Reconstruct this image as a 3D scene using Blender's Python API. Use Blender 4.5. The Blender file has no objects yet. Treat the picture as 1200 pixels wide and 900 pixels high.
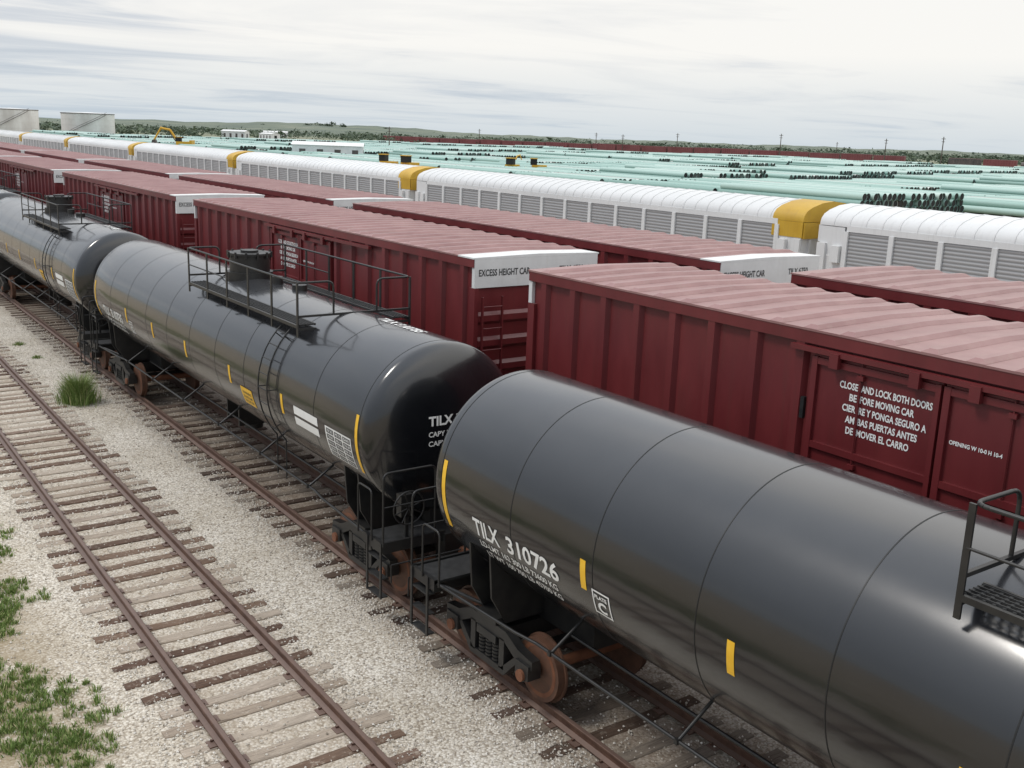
import bpy, math, random
import numpy as np
from mathutils import Vector, Matrix
random.seed(7); rng=np.random.default_rng(7)
scene=bpy.context.scene
RT=0.20   # rail top height above ground

# ------------------------------------------------------------------ materials
def newmat(name):
    m=bpy.data.materials.new(name); m.use_nodes=True
    nt=m.node_tree; b=nt.nodes['Principled BSDF']
    return m,nt,b
def N(nt,t,**kw):
    n=nt.nodes.new(t)
    for k,v in kw.items(): setattr(n,k,v)
    return n
def ramp(nt,stops,interp='LINEAR'):
    r=N(nt,'ShaderNodeValToRGB'); r.color_ramp.interpolation=interp
    e=r.color_ramp.elements
    while len(e)<len(stops): e.new(0.5)
    for i,(p,c) in enumerate(stops):
        e[i].position=p; e[i].color=(*c,1) if len(c)==3 else c
    return r
def noise(nt,vec,scale,detail=4,rough=0.55,dist=0):
    n=N(nt,'ShaderNodeTexNoise'); n.inputs['Scale'].default_value=scale
    n.inputs['Detail'].default_value=detail; n.inputs['Roughness'].default_value=rough
    n.inputs['Distortion'].default_value=dist
    if vec is not None: nt.links.new(vec,n.inputs['Vector'])
    return n
def mix(nt,fac,a,b,mode='MIX'):
    m=N(nt,'ShaderNodeMix'); m.data_type='RGBA'; m.blend_type=mode
    def setin(i,v):
        if isinstance(v,(int,float)): m.inputs[i].default_value=v
        elif isinstance(v,tuple): m.inputs[i].default_value=(*v,1)
        else: nt.links.new(v,m.inputs[i])
    setin(0,fac); setin(6,a); setin(7,b)
    return m.outputs[2]
def mathn(nt,op,a,b=None,clamp=False):
    m=N(nt,'ShaderNodeMath',operation=op); m.use_clamp=clamp
    for i,v in enumerate((a,b)):
        if v is None: continue
        if isinstance(v,(int,float)): m.inputs[i].default_value=v
        else: nt.links.new(v,m.inputs[i])
    return m.outputs[0]
def mapping(nt,vec,scale=(1,1,1),rot=(0,0,0)):
    m=N(nt,'ShaderNodeMapping'); m.inputs['Scale'].default_value=scale; m.inputs['Rotation'].default_value=rot
    nt.links.new(vec,m.inputs['Vector']); return m.outputs[0]
def bump(nt,b,h,strength=0.3,dist=0.02):
    n=N(nt,'ShaderNodeBump'); n.inputs['Strength'].default_value=strength; n.inputs['Distance'].default_value=dist
    nt.links.new(h,n.inputs['Height']); nt.links.new(n.outputs[0],b.inputs['Normal'])

def paint(name,c1,c2,rough=0.4,scale=1.5,stretch=(1,1,1),metal=0,dust_sheen=None,spec=0.5,bumpy=0.0,coat=0,streak=None):
    m,nt,b=newmat(name)
    tc=N(nt,'ShaderNodeTexCoord')
    v=mapping(nt,tc.outputs['Object'],stretch)
    n=noise(nt,v,scale,6,0.6)
    r=ramp(nt,[(0.3,(0,0,0)),(0.7,(1,1,1))]); nt.links.new(n.outputs['Fac'],r.inputs[0])
    col=mix(nt,r.outputs[0],c1,c2)
    if streak:
        v2=mapping(nt,tc.outputs['Object'],(4,9,0.5)); ns=noise(nt,v2,1.0,6,0.7)
        rs_=ramp(nt,[(0.52,(0,0,0)),(0.72,(1,1,1))]); nt.links.new(ns.outputs['Fac'],rs_.inputs[0])
        oi=N(nt,'ShaderNodeObjectInfo')
        col=mix(nt,mathn(nt,'MULTIPLY',rs_.outputs[0],streak[1]),col,streak[0])
        col=mix(nt,mathn(nt,'MULTIPLY',oi.outputs['Random'],0.22),col,(c1[0]*0.6,c1[1]*0.6,c1[2]*0.6))
    if dust_sheen:
        g=N(nt,'ShaderNodeNewGeometry'); s=N(nt,'ShaderNodeSeparateXYZ'); nt.links.new(g.outputs['Normal'],s.inputs[0])
        up=mathn(nt,'MULTIPLY',mathn(nt,'POWER',mathn(nt,'MAXIMUM',s.outputs[2],0),2),dust_sheen[1])  # lightens upward faces: dust, and on the tank also painted sky sheen
        n2=noise(nt,tc.outputs['Object'],0.9,7,0.65)
        up=mathn(nt,'MULTIPLY',up,mathn(nt,'ADD',n2.outputs['Fac'],0.35))
        col=mix(nt,up,col,dust_sheen[0])
    nt.links.new(col,b.inputs['Base Color'])
    rr=N(nt,'ShaderNodeMapRange'); rr.inputs[3].default_value=rough-0.05; rr.inputs[4].default_value=rough+0.07
    nt.links.new(n.outputs['Fac'],rr.inputs[0]); nt.links.new(rr.outputs[0],b.inputs['Roughness'])
    b.inputs['Metallic'].default_value=metal
    b.inputs['Specular IOR Level'].default_value=spec
    if coat: b.inputs['Coat Weight'].default_value=coat; b.inputs['Coat Roughness'].default_value=0.08
    if bumpy:
        n3=noise(nt,tc.outputs['Object'],2.0,2,0.4); bump(nt,b,n3.outputs['Fac'],bumpy,0.03)
    return m

M={}
M['tank']=paint('tank_black_paint',(0.0055,0.006,0.0075),(0.009,0.010,0.012),0.20,1.2,(1,0.5,1),dust_sheen=((0.15,0.15,0.16),0.20),bumpy=0.035,spec=0.7,coat=0.45)  # grey on top is light dust plus sky sheen painted into the colour
M['seam']=paint('weld_seam',(0.006,0.006,0.006),(0.012,0.012,0.012),0.5,3)
M['black']=paint('black_steel',(0.010,0.010,0.011),(0.024,0.023,0.021),0.42,4)
M['grate']=paint('black_grating',(0.012,0.012,0.012),(0.03,0.03,0.03),0.6,8)
M['red']=paint('boxcar_maroon_paint',(0.120,0.0155,0.0180),(0.178,0.026,0.028),0.40,1.6,(1,1,0.35),dust_sheen=((0.35,0.24,0.23),0.5),streak=((0.10,0.03,0.025),0.45))
M['reddoor']=paint('boxcar_door_paint',(0.112,0.014,0.0165),(0.160,0.023,0.025),0.38,1.3,(1,1,0.4),streak=((0.09,0.025,0.02),0.35))
M['roof']=paint('boxcar_roof_sheen_paint',(0.235,0.108,0.104),(0.345,0.192,0.182),0.40,1.4,(1,0.6,1),spec=0.6,streak=((0.33,0.22,0.19),0.45))  # galvanised, weathered roof; pale pink also holds the sky reflection as colour
M['white']=paint('white_paint',(0.66,0.66,0.65),(0.76,0.76,0.75),0.5,2.5,streak=((0.5,0.46,0.42),0.25))
M['lett']=paint('white_lettering',(0.74,0.74,0.72),(0.80,0.80,0.78),0.5,6)
M['blackink']=paint('black_lettering',(0.03,0.03,0.03),(0.06,0.06,0.06),0.6,6)
M['yellow']=paint('yellow_marking',(0.75,0.42,0.02),(0.82,0.50,0.04),0.45,5)
M['rwhite']=paint('autorack_roof_white',(0.66,0.665,0.66),(0.78,0.78,0.77),0.55,0.5,(1,0.35,1),spec=0.3,streak=((0.52,0.51,0.49),0.4))
M['ryellow']=paint('autorack_yellow',(0.50,0.29,0.02),(0.62,0.39,0.04),0.5,1.5,streak=((0.35,0.2,0.05),0.4))
M['pole']=paint('weathered_pole_wood',(0.06,0.045,0.035),(0.12,0.09,0.07),0.8,4)
M['rustw']=paint('rusty_wheel',(0.12,0.042,0.020),(0.21,0.085,0.042),0.7,5)
M['wheelrim']=paint('wheel_brown_steel',(0.07,0.035,0.022),(0.13,0.06,0.035),0.6,6)
M['dark']=paint('dark_interior',(0.01,0.01,0.01),(0.02,0.02,0.02),0.8,3)
M['equip']=paint('machine_yellow',(0.55,0.30,0.02),(0.65,0.38,0.03),0.5,2)
M['tankwhite']=paint('storage_tank_paint',(0.55,0.52,0.49),(0.80,0.79,0.77),0.6,0.14,(1,1,0.3),streak=((0.42,0.36,0.31),0.3))
M['sheet']=paint('shed_metal',(0.60,0.61,0.61),(0.72,0.72,0.71),0.5,0.8)
M['farred']=paint('distant_boxcar_red',(0.15,0.035,0.038),(0.21,0.065,0.065),0.6,0.2)
M['farroof']=paint('distant_boxcar_roof',(0.25,0.13,0.13),(0.32,0.2,0.2),0.6,0.2)
M['farsteel']=paint('distant_stock_grey',(0.05,0.045,0.045),(0.14,0.11,0.10),0.6,0.3)
M['boreshade']=paint('pipe_bore_shade',(0.03,0.036,0.033),(0.09,0.11,0.10),0.8,0.4)  # for flat discs in the pipe ends; shade of the hollow is painted

# rails
m,nt,b=newmat('rail_steel'); M['rail']=m
tc=N(nt,'ShaderNodeTexCoord'); g=N(nt,'ShaderNodeNewGeometry')
n=noise(nt,tc.outputs['Object'],5,6,0.7); r=ramp(nt,[(0.3,(0.055,0.026,0.018)),(0.7,(0.14,0.075,0.050))]); nt.links.new(n.outputs['Fac'],r.inputs[0])
s=N(nt,'ShaderNodeSeparateXYZ'); nt.links.new(g.outputs['Normal'],s.inputs[0])
top=mathn(nt,'GREATER_THAN',s.outputs[2],0.9)
col=mix(nt,mathn(nt,'MULTIPLY',top,0.6),r.outputs[0],(0.20,0.14,0.115)); nt.links.new(col,b.inputs['Base Color']); b.inputs['Roughness'].default_value=0.5
b.inputs['Metallic'].default_value=0.2
# ties
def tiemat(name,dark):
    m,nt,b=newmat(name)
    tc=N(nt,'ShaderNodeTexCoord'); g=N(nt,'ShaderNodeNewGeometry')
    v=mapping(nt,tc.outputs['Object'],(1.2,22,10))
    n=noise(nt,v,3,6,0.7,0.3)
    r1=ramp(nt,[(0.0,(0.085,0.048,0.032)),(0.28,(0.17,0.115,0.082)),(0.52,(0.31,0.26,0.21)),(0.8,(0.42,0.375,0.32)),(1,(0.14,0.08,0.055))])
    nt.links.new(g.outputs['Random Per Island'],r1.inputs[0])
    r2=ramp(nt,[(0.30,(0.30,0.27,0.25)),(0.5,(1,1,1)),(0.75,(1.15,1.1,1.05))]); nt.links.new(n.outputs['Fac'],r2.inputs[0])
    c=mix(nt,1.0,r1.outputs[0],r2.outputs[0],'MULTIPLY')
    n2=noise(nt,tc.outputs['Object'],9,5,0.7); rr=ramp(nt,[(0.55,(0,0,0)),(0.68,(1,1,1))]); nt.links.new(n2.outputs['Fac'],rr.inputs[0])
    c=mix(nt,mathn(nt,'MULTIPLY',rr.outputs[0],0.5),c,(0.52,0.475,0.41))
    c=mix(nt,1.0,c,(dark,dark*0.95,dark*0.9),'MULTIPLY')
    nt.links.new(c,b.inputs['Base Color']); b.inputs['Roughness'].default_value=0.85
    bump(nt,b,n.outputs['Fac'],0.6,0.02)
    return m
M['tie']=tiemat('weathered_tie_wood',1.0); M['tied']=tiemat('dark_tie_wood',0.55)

# ground
m,nt,b=newmat('gravel_ground'); M['ground']=m
g=N(nt,'ShaderNodeNewGeometry'); P=g.outputs['Position']; sp=N(nt,'ShaderNodeSeparateXYZ'); nt.links.new(P,sp.inputs[0])
vo=N(nt,'ShaderNodeTexVoronoi'); vo.inputs['Scale'].default_value=30; nt.links.new(P,vo.inputs['Vector'])
sc=N(nt,'ShaderNodeSeparateColor'); nt.links.new(vo.outputs['Color'],sc.inputs[0])
rs=ramp(nt,[(0,(0.34,0.29,0.23)),(0.2,(0.54,0.49,0.415)),(0.6,(0.65,0.60,0.52)),(0.9,(0.76,0.72,0.65)),(1,(0.40,0.36,0.32))]); nt.links.new(sc.outputs[0],rs.inputs[0])
rd=ramp(nt,[(0.0,(1.05,1.05,1.05)),(0.45,(0.96,0.96,0.96)),(0.8,(0.60,0.57,0.54))]); nt.links.new(vo.outputs['Distance'],rd.inputs[0])
gr=mix(nt,1.0,rs.outputs[0],rd.outputs[0],'MULTIPLY')
nb=noise(nt,P,0.5,7,0.65); rb=ramp(nt,[(0.3,(0.82,0.79,0.74)),(0.65,(1.06,1.06,1.06))]); nt.links.new(nb.outputs['Fac'],rb.inputs[0])
gr=mix(nt,1.0,gr,rb.outputs[0],'MULTIPLY')
def band(x0,w):
    d=mathn(nt,'ABSOLUTE',mathn(nt,'SUBTRACT',sp.outputs[0],x0))
    mr=N(nt,'ShaderNodeMapRange'); mr.inputs[1].default_value=w+0.45; mr.inputs[2].default_value=w-0.1; mr.inputs[3].default_value=0; mr.inputs[4].default_value=1
    nt.links.new(d,mr.inputs[0]); return mr.outputs[0]
nb2=noise(nt,P,2.2,6,0.7); rb2=ramp(nt,[(0.35,(0,0,0)),(0.6,(1,1,1))]); nt.links.new(nb2.outputs['Fac'],rb2.inputs[0])
k=mathn(nt,'MULTIPLY',band(8.72,1.15),mathn(nt,'ADD',mathn(nt,'MULTIPLY',rb2.outputs[0],0.35),0.40))
gr=mix(nt,k,gr,(0.18,0.135,0.10))
k=mathn(nt,'MULTIPLY',band(4.72,0.9),mathn(nt,'ADD',mathn(nt,'MULTIPLY',rb2.outputs[0],0.35),0.08))
gr=mix(nt,k,gr,(0.34,0.27,0.20))
mrl=N(nt,'ShaderNodeMapRange'); mrl.inputs[1].default_value=3.1; mrl.inputs[2].default_value=2.1; nt.links.new(sp.outputs[0],mrl.inputs[0])
nd=noise(nt,P,0.9,6,0.7); rdl=ramp(nt,[(0.38,(0,0,0)),(0.52,(1,1,1))]); nt.links.new(nd.outputs['Fac'],rdl.inputs[0])
gr=mix(nt,mathn(nt,'MULTIPLY',mrl.outputs[0],mathn(nt,'MULTIPLY',rdl.outputs[0],0.8)),gr,(0.27,0.21,0.13))
nf=noise(nt,P,0.02,8,0.65); rf=ramp(nt,[(0.35,(0.11,0.14,0.075)),(0.5,(0.22,0.215,0.14)),(0.62,(0.40,0.36,0.28)),(0.75,(0.17,0.18,0.11))]); nt.links.new(nf.outputs['Fac'],rf.inputs[0])
dy=N(nt,'ShaderNodeMapRange'); dy.inputs[1].default_value=34; dy.inputs[2].default_value=60; nt.links.new(sp.outputs[0],dy.inputs[0])
far=mix(nt,dy.outputs[0],gr,rf.outputs[0])
ln=N(nt,'ShaderNodeVectorMath',operation='LENGTH'); nt.links.new(P,ln.inputs[0])
dh=N(nt,'ShaderNodeMapRange'); dh.inputs[1].default_value=500; dh.inputs[2].default_value=1500; nt.links.new(ln.outputs['Value'],dh.inputs[0])
far=mix(nt,dh.outputs[0],far,(0.12,0.155,0.11))
nt.links.new(far,b.inputs['Base Color']); b.inputs['Roughness'].default_value=0.9
b.inputs['Specular IOR Level'].default_value=0.2
inv=mathn(nt,'SUBTRACT',1.0,vo.outputs['Distance']); bump(nt,b,inv,0.5,0.018)
# stones
m,nt,b=newmat('gravel_stone'); M['stone']=m
g=N(nt,'ShaderNodeNewGeometry'); r=ramp(nt,[(0,(0.26,0.22,0.17)),(0.15,(0.50,0.45,0.385)),(0.7,(0.65,0.605,0.53)),(1,(0.76,0.72,0.66))]); nt.links.new(g.outputs['Random Per Island'],r.inputs[0])
nt.links.new(r.outputs[0],b.inputs['Base Color']); b.inputs['Roughness'].default_value=0.9
# grass
m,nt,b=newmat('grass_blades'); M['grass']=m
g=N(nt,'ShaderNodeNewGeometry'); r=ramp(nt,[(0,(0.09,0.145,0.03)),(0.5,(0.17,0.26,0.06)),(0.8,(0.27,0.34,0.11)),(1,(0.48,0.42,0.23))]); nt.links.new(g.outputs['Random Per Island'],r.inputs[0])
nt.links.new(r.outputs[0],b.inputs['Base Color']); b.inputs['Roughness'].default_value=0.7
# trees
m,nt,b=newmat('distant_foliage'); M['leaf']=m
g=N(nt,'ShaderNodeNewGeometry'); r=ramp(nt,[(0,(0.05,0.07,0.05)),(0.6,(0.08,0.11,0.07)),(1,(0.12,0.155,0.095))]); nt.links.new(g.outputs['Random Per Island'],r.inputs[0])
nt.links.new(r.outputs[0],b.inputs['Base Color']); b.inputs['Roughness'].default_value=0.9
m,nt,b=newmat('hazy_hill_scrub'); M['hill']=m  # scrub green with distance haze mixed into the colours
g=N(nt,'ShaderNodeNewGeometry'); n=noise(nt,g.outputs['Position'],0.012,8,0.7); r=ramp(nt,[(0.35,(0.08,0.105,0.085)),(0.55,(0.13,0.155,0.11)),(0.7,(0.22,0.22,0.17))]); nt.links.new(n.outputs['Fac'],r.inputs[0])
nt.links.new(r.outputs[0],b.inputs['Base Color']); b.inputs['Roughness'].default_value=0.95
# pipes
m,nt,b=newmat('coated_pipe'); M['pipe']=m
g=N(nt,'ShaderNodeNewGeometry'); r=ramp(nt,[(0,(0.21,0.34,0.30)),(0.25,(0.29,0.44,0.39)),(0.55,(0.38,0.52,0.47)),(0.8,(0.48,0.59,0.54)),(0.93,(0.62,0.65,0.61)),(0.97,(0.12,0.10,0.085))],'CONSTANT'); nt.links.new(g.outputs['Random Per Island'],r.inputs[0])
nt.links.new(r.outputs[0],b.inputs['Base Color']); b.inputs['Roughness'].default_value=0.5
# autorack screen panel
m,nt,b=newmat('perforated_panel'); M['panel']=m
tc=N(nt,'ShaderNodeTexCoord'); w=N(nt,'ShaderNodeTexWave',wave_type='BANDS',bands_direction='Z'); w.inputs['Scale'].default_value=2.6; w.inputs['Distortion'].default_value=0
nt.links.new(tc.outputs['Object'],w.inputs['Vector'])
n=noise(nt,tc.outputs['Object'],1.2,5); r=ramp(nt,[(0.0,(0.21,0.215,0.22)),(0.5,(0.38,0.385,0.39)),(1,(0.46,0.46,0.46))]); nt.links.new(w.outputs['Fac'],r.inputs[0])
c=mix(nt,mathn(nt,'MULTIPLY',n.outputs['Fac'],0.6),r.outputs[0],(0.36,0.36,0.36)); nt.links.new(c,b.inputs['Base Color']); b.inputs['Roughness'].default_value=0.5; b.inputs['Metallic'].default_value=0.2
bump(nt,b,w.outputs['Fac'],0.4,0.03)

# ------------------------------------------------------------------ mesh builder
class MB:
    def __init__(s): s.v=[];s.f=[];s.m=[];s.s=[];s.mats=[]
    def mi(s,k):
        if k not in s.mats: s.mats.append(k)
        return s.mats.index(k)
    def add(s,vs,fs,k,smooth=False):
        o=len(s.v); s.v.extend([tuple(p) for p in vs]); i=s.mi(k)
        for f in fs: s.f.append([o+a for a in f]); s.m.append(i); s.s.append(smooth)
    def box(s,x0,x1,y0,y1,z0,z1,k):
        x0,x1=min(x0,x1),max(x0,x1);y0,y1=min(y0,y1),max(y0,y1);z0,z1=min(z0,z1),max(z0,z1)
        s.add([(x0,y0,z0),(x1,y0,z0),(x1,y1,z0),(x0,y1,z0),(x0,y0,z1),(x1,y0,z1),(x1,y1,z1),(x0,y1,z1)],
              [(0,3,2,1),(4,5,6,7),(0,1,5,4),(1,2,6,5),(2,3,7,6),(3,0,4,7)],k)
    def cyl(s,p0,p1,r,k,n=10,r2=None,caps=True,smooth=True):
        p0=Vector(p0);p1=Vector(p1);r2=r if r2 is None else r2
        d=(p1-p0).normalized(); a=d.orthogonal().normalized(); c=d.cross(a)
        vs=[p0+(a*math.cos(t)+c*math.sin(t))*r for t in [2*math.pi*i/n for i in range(n)]]
        vs+=[p1+(a*math.cos(t)+c*math.sin(t))*r2 for t in [2*math.pi*i/n for i in range(n)]]
        s.add(vs,[(i,(i+1)%n,n+(i+1)%n,n+i) for i in range(n)],k,smooth)
        if caps:
            s.add(vs[:n],[tuple(range(n))[::-1]],k); s.add(vs[n:],[tuple(range(n))],k)
    def tube(s,pts,r,k,n=8):
        for a,b in zip(pts[:-1],pts[1:]): s.cyl(a,b,r,k,n)
    def prism(s,prof,y0,y1,k,smooth=False,axis='y'):
        n=len(prof)
        if axis=='y': A=[(x,y0,z) for x,z in prof];B=[(x,y1,z) for x,z in prof]
        elif axis=='x': A=[(y0,x,z) for x,z in prof];B=[(y1,x,z) for x,z in prof]
        else: A=[(x,z,y0) for x,z in prof];B=[(x,z,y1) for x,z in prof]
        s.add(A+B,[(i,(i+1)%n,n+(i+1)%n,n+i) for i in range(n)],k,smooth)
        s.add(A,[tuple(range(n))],k); s.add(B,[tuple(range(n))[::-1]],k)
    def mesh(s,name):
        me=bpy.data.meshes.new(name); me.from_pydata(s.v,[],s.f)
        for k in s.mats: me.materials.append(M[k])
        me.polygons.foreach_set('material_index',s.m); me.polygons.foreach_set('use_smooth',s.s)
        me.update(); return me
def obj(name,data,parent=None,loc=(0,0,0),rot=0):
    o=bpy.data.objects.new(name,data); scene.collection.objects.link(o)
    o.location=loc; o.rotation_euler=(0,0,rot)
    if parent: o.parent=parent
    return o
def recalc(me):
    import bmesh
    bm=bmesh.new(); bm.from_mesh(me); bmesh.ops.recalc_face_normals(bm,faces=bm.faces); bm.to_mesh(me); bm.free(); return me
def bend(pts,rad_=0.12,n=5):
    P=[Vector(p) for p in pts]; out=[P[0]]
    for i in range(1,len(P)-1):
        a=(P[i-1]-P[i]);c=(P[i+1]-P[i]); r=min(rad_,a.length*0.45,c.length*0.45); a.normalize();c.normalize()
        s=P[i]+a*r;e=P[i]+c*r
        for j in range(n+1):
            t=j/n; out.append(s*(1-t)**2+P[i]*2*t*(1-t)+e*t*t)
    out.append(P[-1]); return out

_tc={}
def text2d(s,bold=0.02):
    if (s,bold) in _tc: return _tc[(s,bold)]
    cu=bpy.data.curves.new('t','FONT'); cu.body=s; cu.size=1; cu.offset=bold; cu.resolution_u=3
    o=bpy.data.objects.new('t',cu); scene.collection.objects.link(o)
    dg=bpy.context.evaluated_depsgraph_get(); dg.update()
    me=o.evaluated_get(dg).to_mesh()
    v=[(p.co.x,p.co.y) for p in me.vertices]; f=[tuple(p.vertices) for p in me.polygons]
    o.evaluated_get(dg).to_mesh_clear(); bpy.data.objects.remove(o); bpy.data.curves.remove(cu)
    _tc[(s,bold)]=(v,f); return v,f
def put_text(mb,s,h,w,fn,k,bold=0.02):
    v,f=text2d(s,bold)
    xs=[p[0] for p in v];ys=[p[1] for p in v]
    x0,x1=min(xs),max(xs);y0,y1=min(ys),max(ys)
    mb.add([fn((p[0]-x0)/(x1-x0)*w,(p[1]-y0)/(y1-y0)*h) for p in v],f,k)

# ------------------------------------------------------------------ truck (bogie)
def truck_mesh():
    b=MB()
    for y in (-0.89,0.89):
        for sx in (-1,1):
            x=sx*0.75
            b.cyl((x-sx*0.07,y,0.46),(x-sx*0.04,y,0.46),0.49,'wheelrim',32)
            b.cyl((x-sx*0.04,y,0.46),(x+sx*0.07,y,0.46),0.455,'wheelrim',32)
            b.cyl((x+sx*0.07,y,0.46),(x+sx*0.073,y,0.46),0.39,'rustw',32)
            b.cyl((x+sx*0.073,y,0.46),(x+sx*0.10,y,0.46),0.33,'wheelrim',24,r2=0.17)
            b.cyl((x+sx*0.1,y,0.46),(x+sx*0.36,y,0.46),0.10,'black',12)
            b.box(x+sx*0.14,x+sx*0.36,y-0.15,y+0.15,0.42,0.64,'black')
            b.cyl((x+sx*0.36,y,0.46),(x+sx*0.40,y,0.46),0.085,'rustw',12)
        b.cyl((-0.7,y,0.46),(0.7,y,0.46),0.08,'rustw',10)
    for sx in (-1,1):
        x0,x1=sx*0.94,sx*1.08
        prof=[(-1.08,0.60),(-1.08,0.72),(-0.75,0.76),(-0.45,0.90),(0.45,0.90),(0.75,0.76),(1.08,0.72),(1.08,0.60),(0.72,0.58),(0.42,0.74),(-0.42,0.74),(-0.72,0.58)]
        b.prism([prof[i] for i in range(12)],x0,x1,'black',axis='x')
        b.prism([(-0.78,0.60),(-0.42,0.22),(0.42,0.22),(0.78,0.60),(0.66,0.60),(0.36,0.32),(-0.36,0.32),(-0.66,0.60)],x0,x1,'black',axis='x')
        b.box(x0,x1,-0.42,-0.30,0.3,0.76,'black'); b.box(x0,x1,0.30,0.42,0.3,0.76,'black')
        for y in (-0.17,0,0.17):
            for j in range(5):
                z=0.34+j*0.055; b.cyl((sx*1.01,y,z),(sx*1.01,y,z+0.03),0.075,'black',10)
            b.cyl((sx*1.01,y,0.32),(sx*1.01,y,0.62),0.05,'black',8)
        b.box(sx*0.9,sx*1.1,-0.24,0.24,0.62,0.74,'black')
    b.box(-1.0,1.0,-0.2,0.2,0.55,0.80,'black')
    for y in (-0.35,0.35): b.box(-0.9,0.9,y-0.05,y+0.05,0.38,0.5,'black')
    return recalc(b.mesh('truck'))
TRUCK=truck_mesh()

# ------------------------------------------------------------------ tank car
R=1.47; ZC=2.80; HL=8.38; HB=0.42
def surf(y,phi,off=0.0): return (-(R+off)*math.cos(phi),y,ZC+(R+off)*math.sin(phi))
EXP=2.5
def headdepth(q):
    return HB*max(0,1-q**EXP)**(1/EXP*1.15)
def tank_parts():
    P={}
    b=MB(); n=112
    prof=[]
    for q in (0,0.15,0.3,0.45,0.58,0.69,0.78,0.85,0.9,0.94,0.97,0.985,0.995,1.0): prof.append((-HL-headdepth(q),R*q))
    nh=len(prof)
    ys=np.linspace(-HL,HL,12)[1:-1]
    for y in ys: prof.append((y,R))
    prof+= [(-y,r) for y,r in prof[:nh][::-1]]
    vs=[];fs=[]
    for y,r in prof:
        r=max(r,0.001)
        for j in range(n):
            t=2*math.pi*j/n; vs.append((r*math.cos(t),y,ZC+r*math.sin(t)))
    for i in range(len(prof)-1):
        for j in range(n): fs.append((i*n+j,i*n+(j+1)%n,(i+1)*n+(j+1)%n,(i+1)*n+j))
    b.add(vs,fs,'tank',True)
    for y in (-8.3,-6.6,-4.95,-3.3,-1.65,0,1.65,3.3,4.95,6.6,8.3):
        rr=R+0.003
        vs=[]
        for yy in (y-0.007,y+0.007):
            for j in range(n):
                t=2*math.pi*j/n; vs.append((rr*math.cos(t),yy,ZC+rr*math.sin(t)))
        b.add(vs,[(j,(j+1)%n,n+(j+1)%n,n+j) for j in range(n)],'seam',True)
    P['tank_shell']=recalc(b.mesh('tank_shell'))
    b=MB()
    zt=ZC+R
    b.cyl((0,0,zt-0.1),(0,0,zt+0.12),0.52,'black',32)
    b.cyl((0,0,zt+0.12),(0,0,zt+0.50),0.45,'black',32)
    b.cyl((0,0,zt+0.50),(0,0,zt+0.55),0.49,'black',32)
    b.cyl((0,0,zt+0.55),(0,0,zt+0.60),0.20,'black',20)
    for i in range(12):
        a=i*math.pi/6; b.box(0.49*math.cos(a)-0.02,0.49*math.cos(a)+0.02,0.49*math.sin(a)-0.02,0.49*math.sin(a)+0.02,zt+0.44,zt+0.58,'black')
    b.cyl((0.1,-1.35,zt-0.05),(0.1,-1.35,zt+0.16),0.12,'black',16)
    b.cyl((0.2,-2.3,zt-0.05),(0.2,-2.3,zt+0.10),0.16,'black',16)
    P['manway']=b.mesh('manway')
    b=MB(); zp=4.08; Y0,Y1=-5.3,0.72; W=1.17
    for sx in (-1,1):
        b.box(sx*(W+0.015),sx*(W-0.03),Y0,Y1,zp-0.04,zp+0.02,'black')
        b.box(sx*(W-0.36),sx*(W-0.33),Y0,Y1,zp+0.0,zp+0.04,'black')
        y=Y0+0.04
        while y<Y1:
            b.box(sx*(W-0.03),sx*(W-0.34),y,y+0.03,zp+0.0,zp+0.025,'grate'); y+=0.085
        for i in range(5): 
            x=sx*(W-0.06-i*0.065); b.box(x-0.007,x+0.007,Y0,Y1,zp+0.005,zp+0.035,'grate')
        ypost=[Y0,-4.1,-2.9,-1.7,-0.5,Y1]
        for y in ypost:
            b.box(sx*W-0.012,sx*W+0.012,y-0.03,y+0.03,zp-0.20,zp+0.80,'black')
            b.box(sx*(W-0.36),sx*W,y-0.02,y+0.02,zp-0.08,zp-0.04,'black')
    for e,y in ((-1,Y0),(1,Y1)):
        for sx in (-1,1):
            b.tube(bend([(sx*W,(Y0+Y1)/2,zp+0.80),(sx*W,y,zp+0.80),(sx*0.45,y,zp+0.80),(sx*0.45,y,zp+0.18)],0.14),0.021,'black')
        b.box(-W,W,y-0.02,y+0.02,zp+0.16,zp+0.20,'black')
    for sx in (-1,1): b.tube([(sx*W,-1.7,zp+0.42),(sx*W,Y1,zp+0.42)],0.015,'black')
    P['top_platform']=b.mesh('top_platform')
    b=MB()
    for e in (-1,1):
        for y in (-4.35,-4.78):
            pts=[]
            for i in range(13):
                p=surf(y,math.radians(50-i*7.5),0.11); pts.append((p[0]*e,p[1],p[2]))
            pts.append((pts[-1][0],y,1.0)); b.tube(pts,0.014,'black',6)
            for ph in (40,0,-35):
                p=surf(y,math.radians(ph),0.11);q=surf(y,math.radians(ph),-0.01)
                b.cyl((p[0]*e,y,p[2]),(q[0]*e,y,q[2]),0.012,'black',6)
        for i in range(9):
            p=surf(0,math.radians(42-i*10.5),0.11)
            b.cyl((p[0]*e,-4.35,p[2]),(p[0]*e,-4.78,p[2]),0.010,'black',6)
    P['side_ladder']=b.mesh('side_ladder')
    b=MB()
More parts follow.
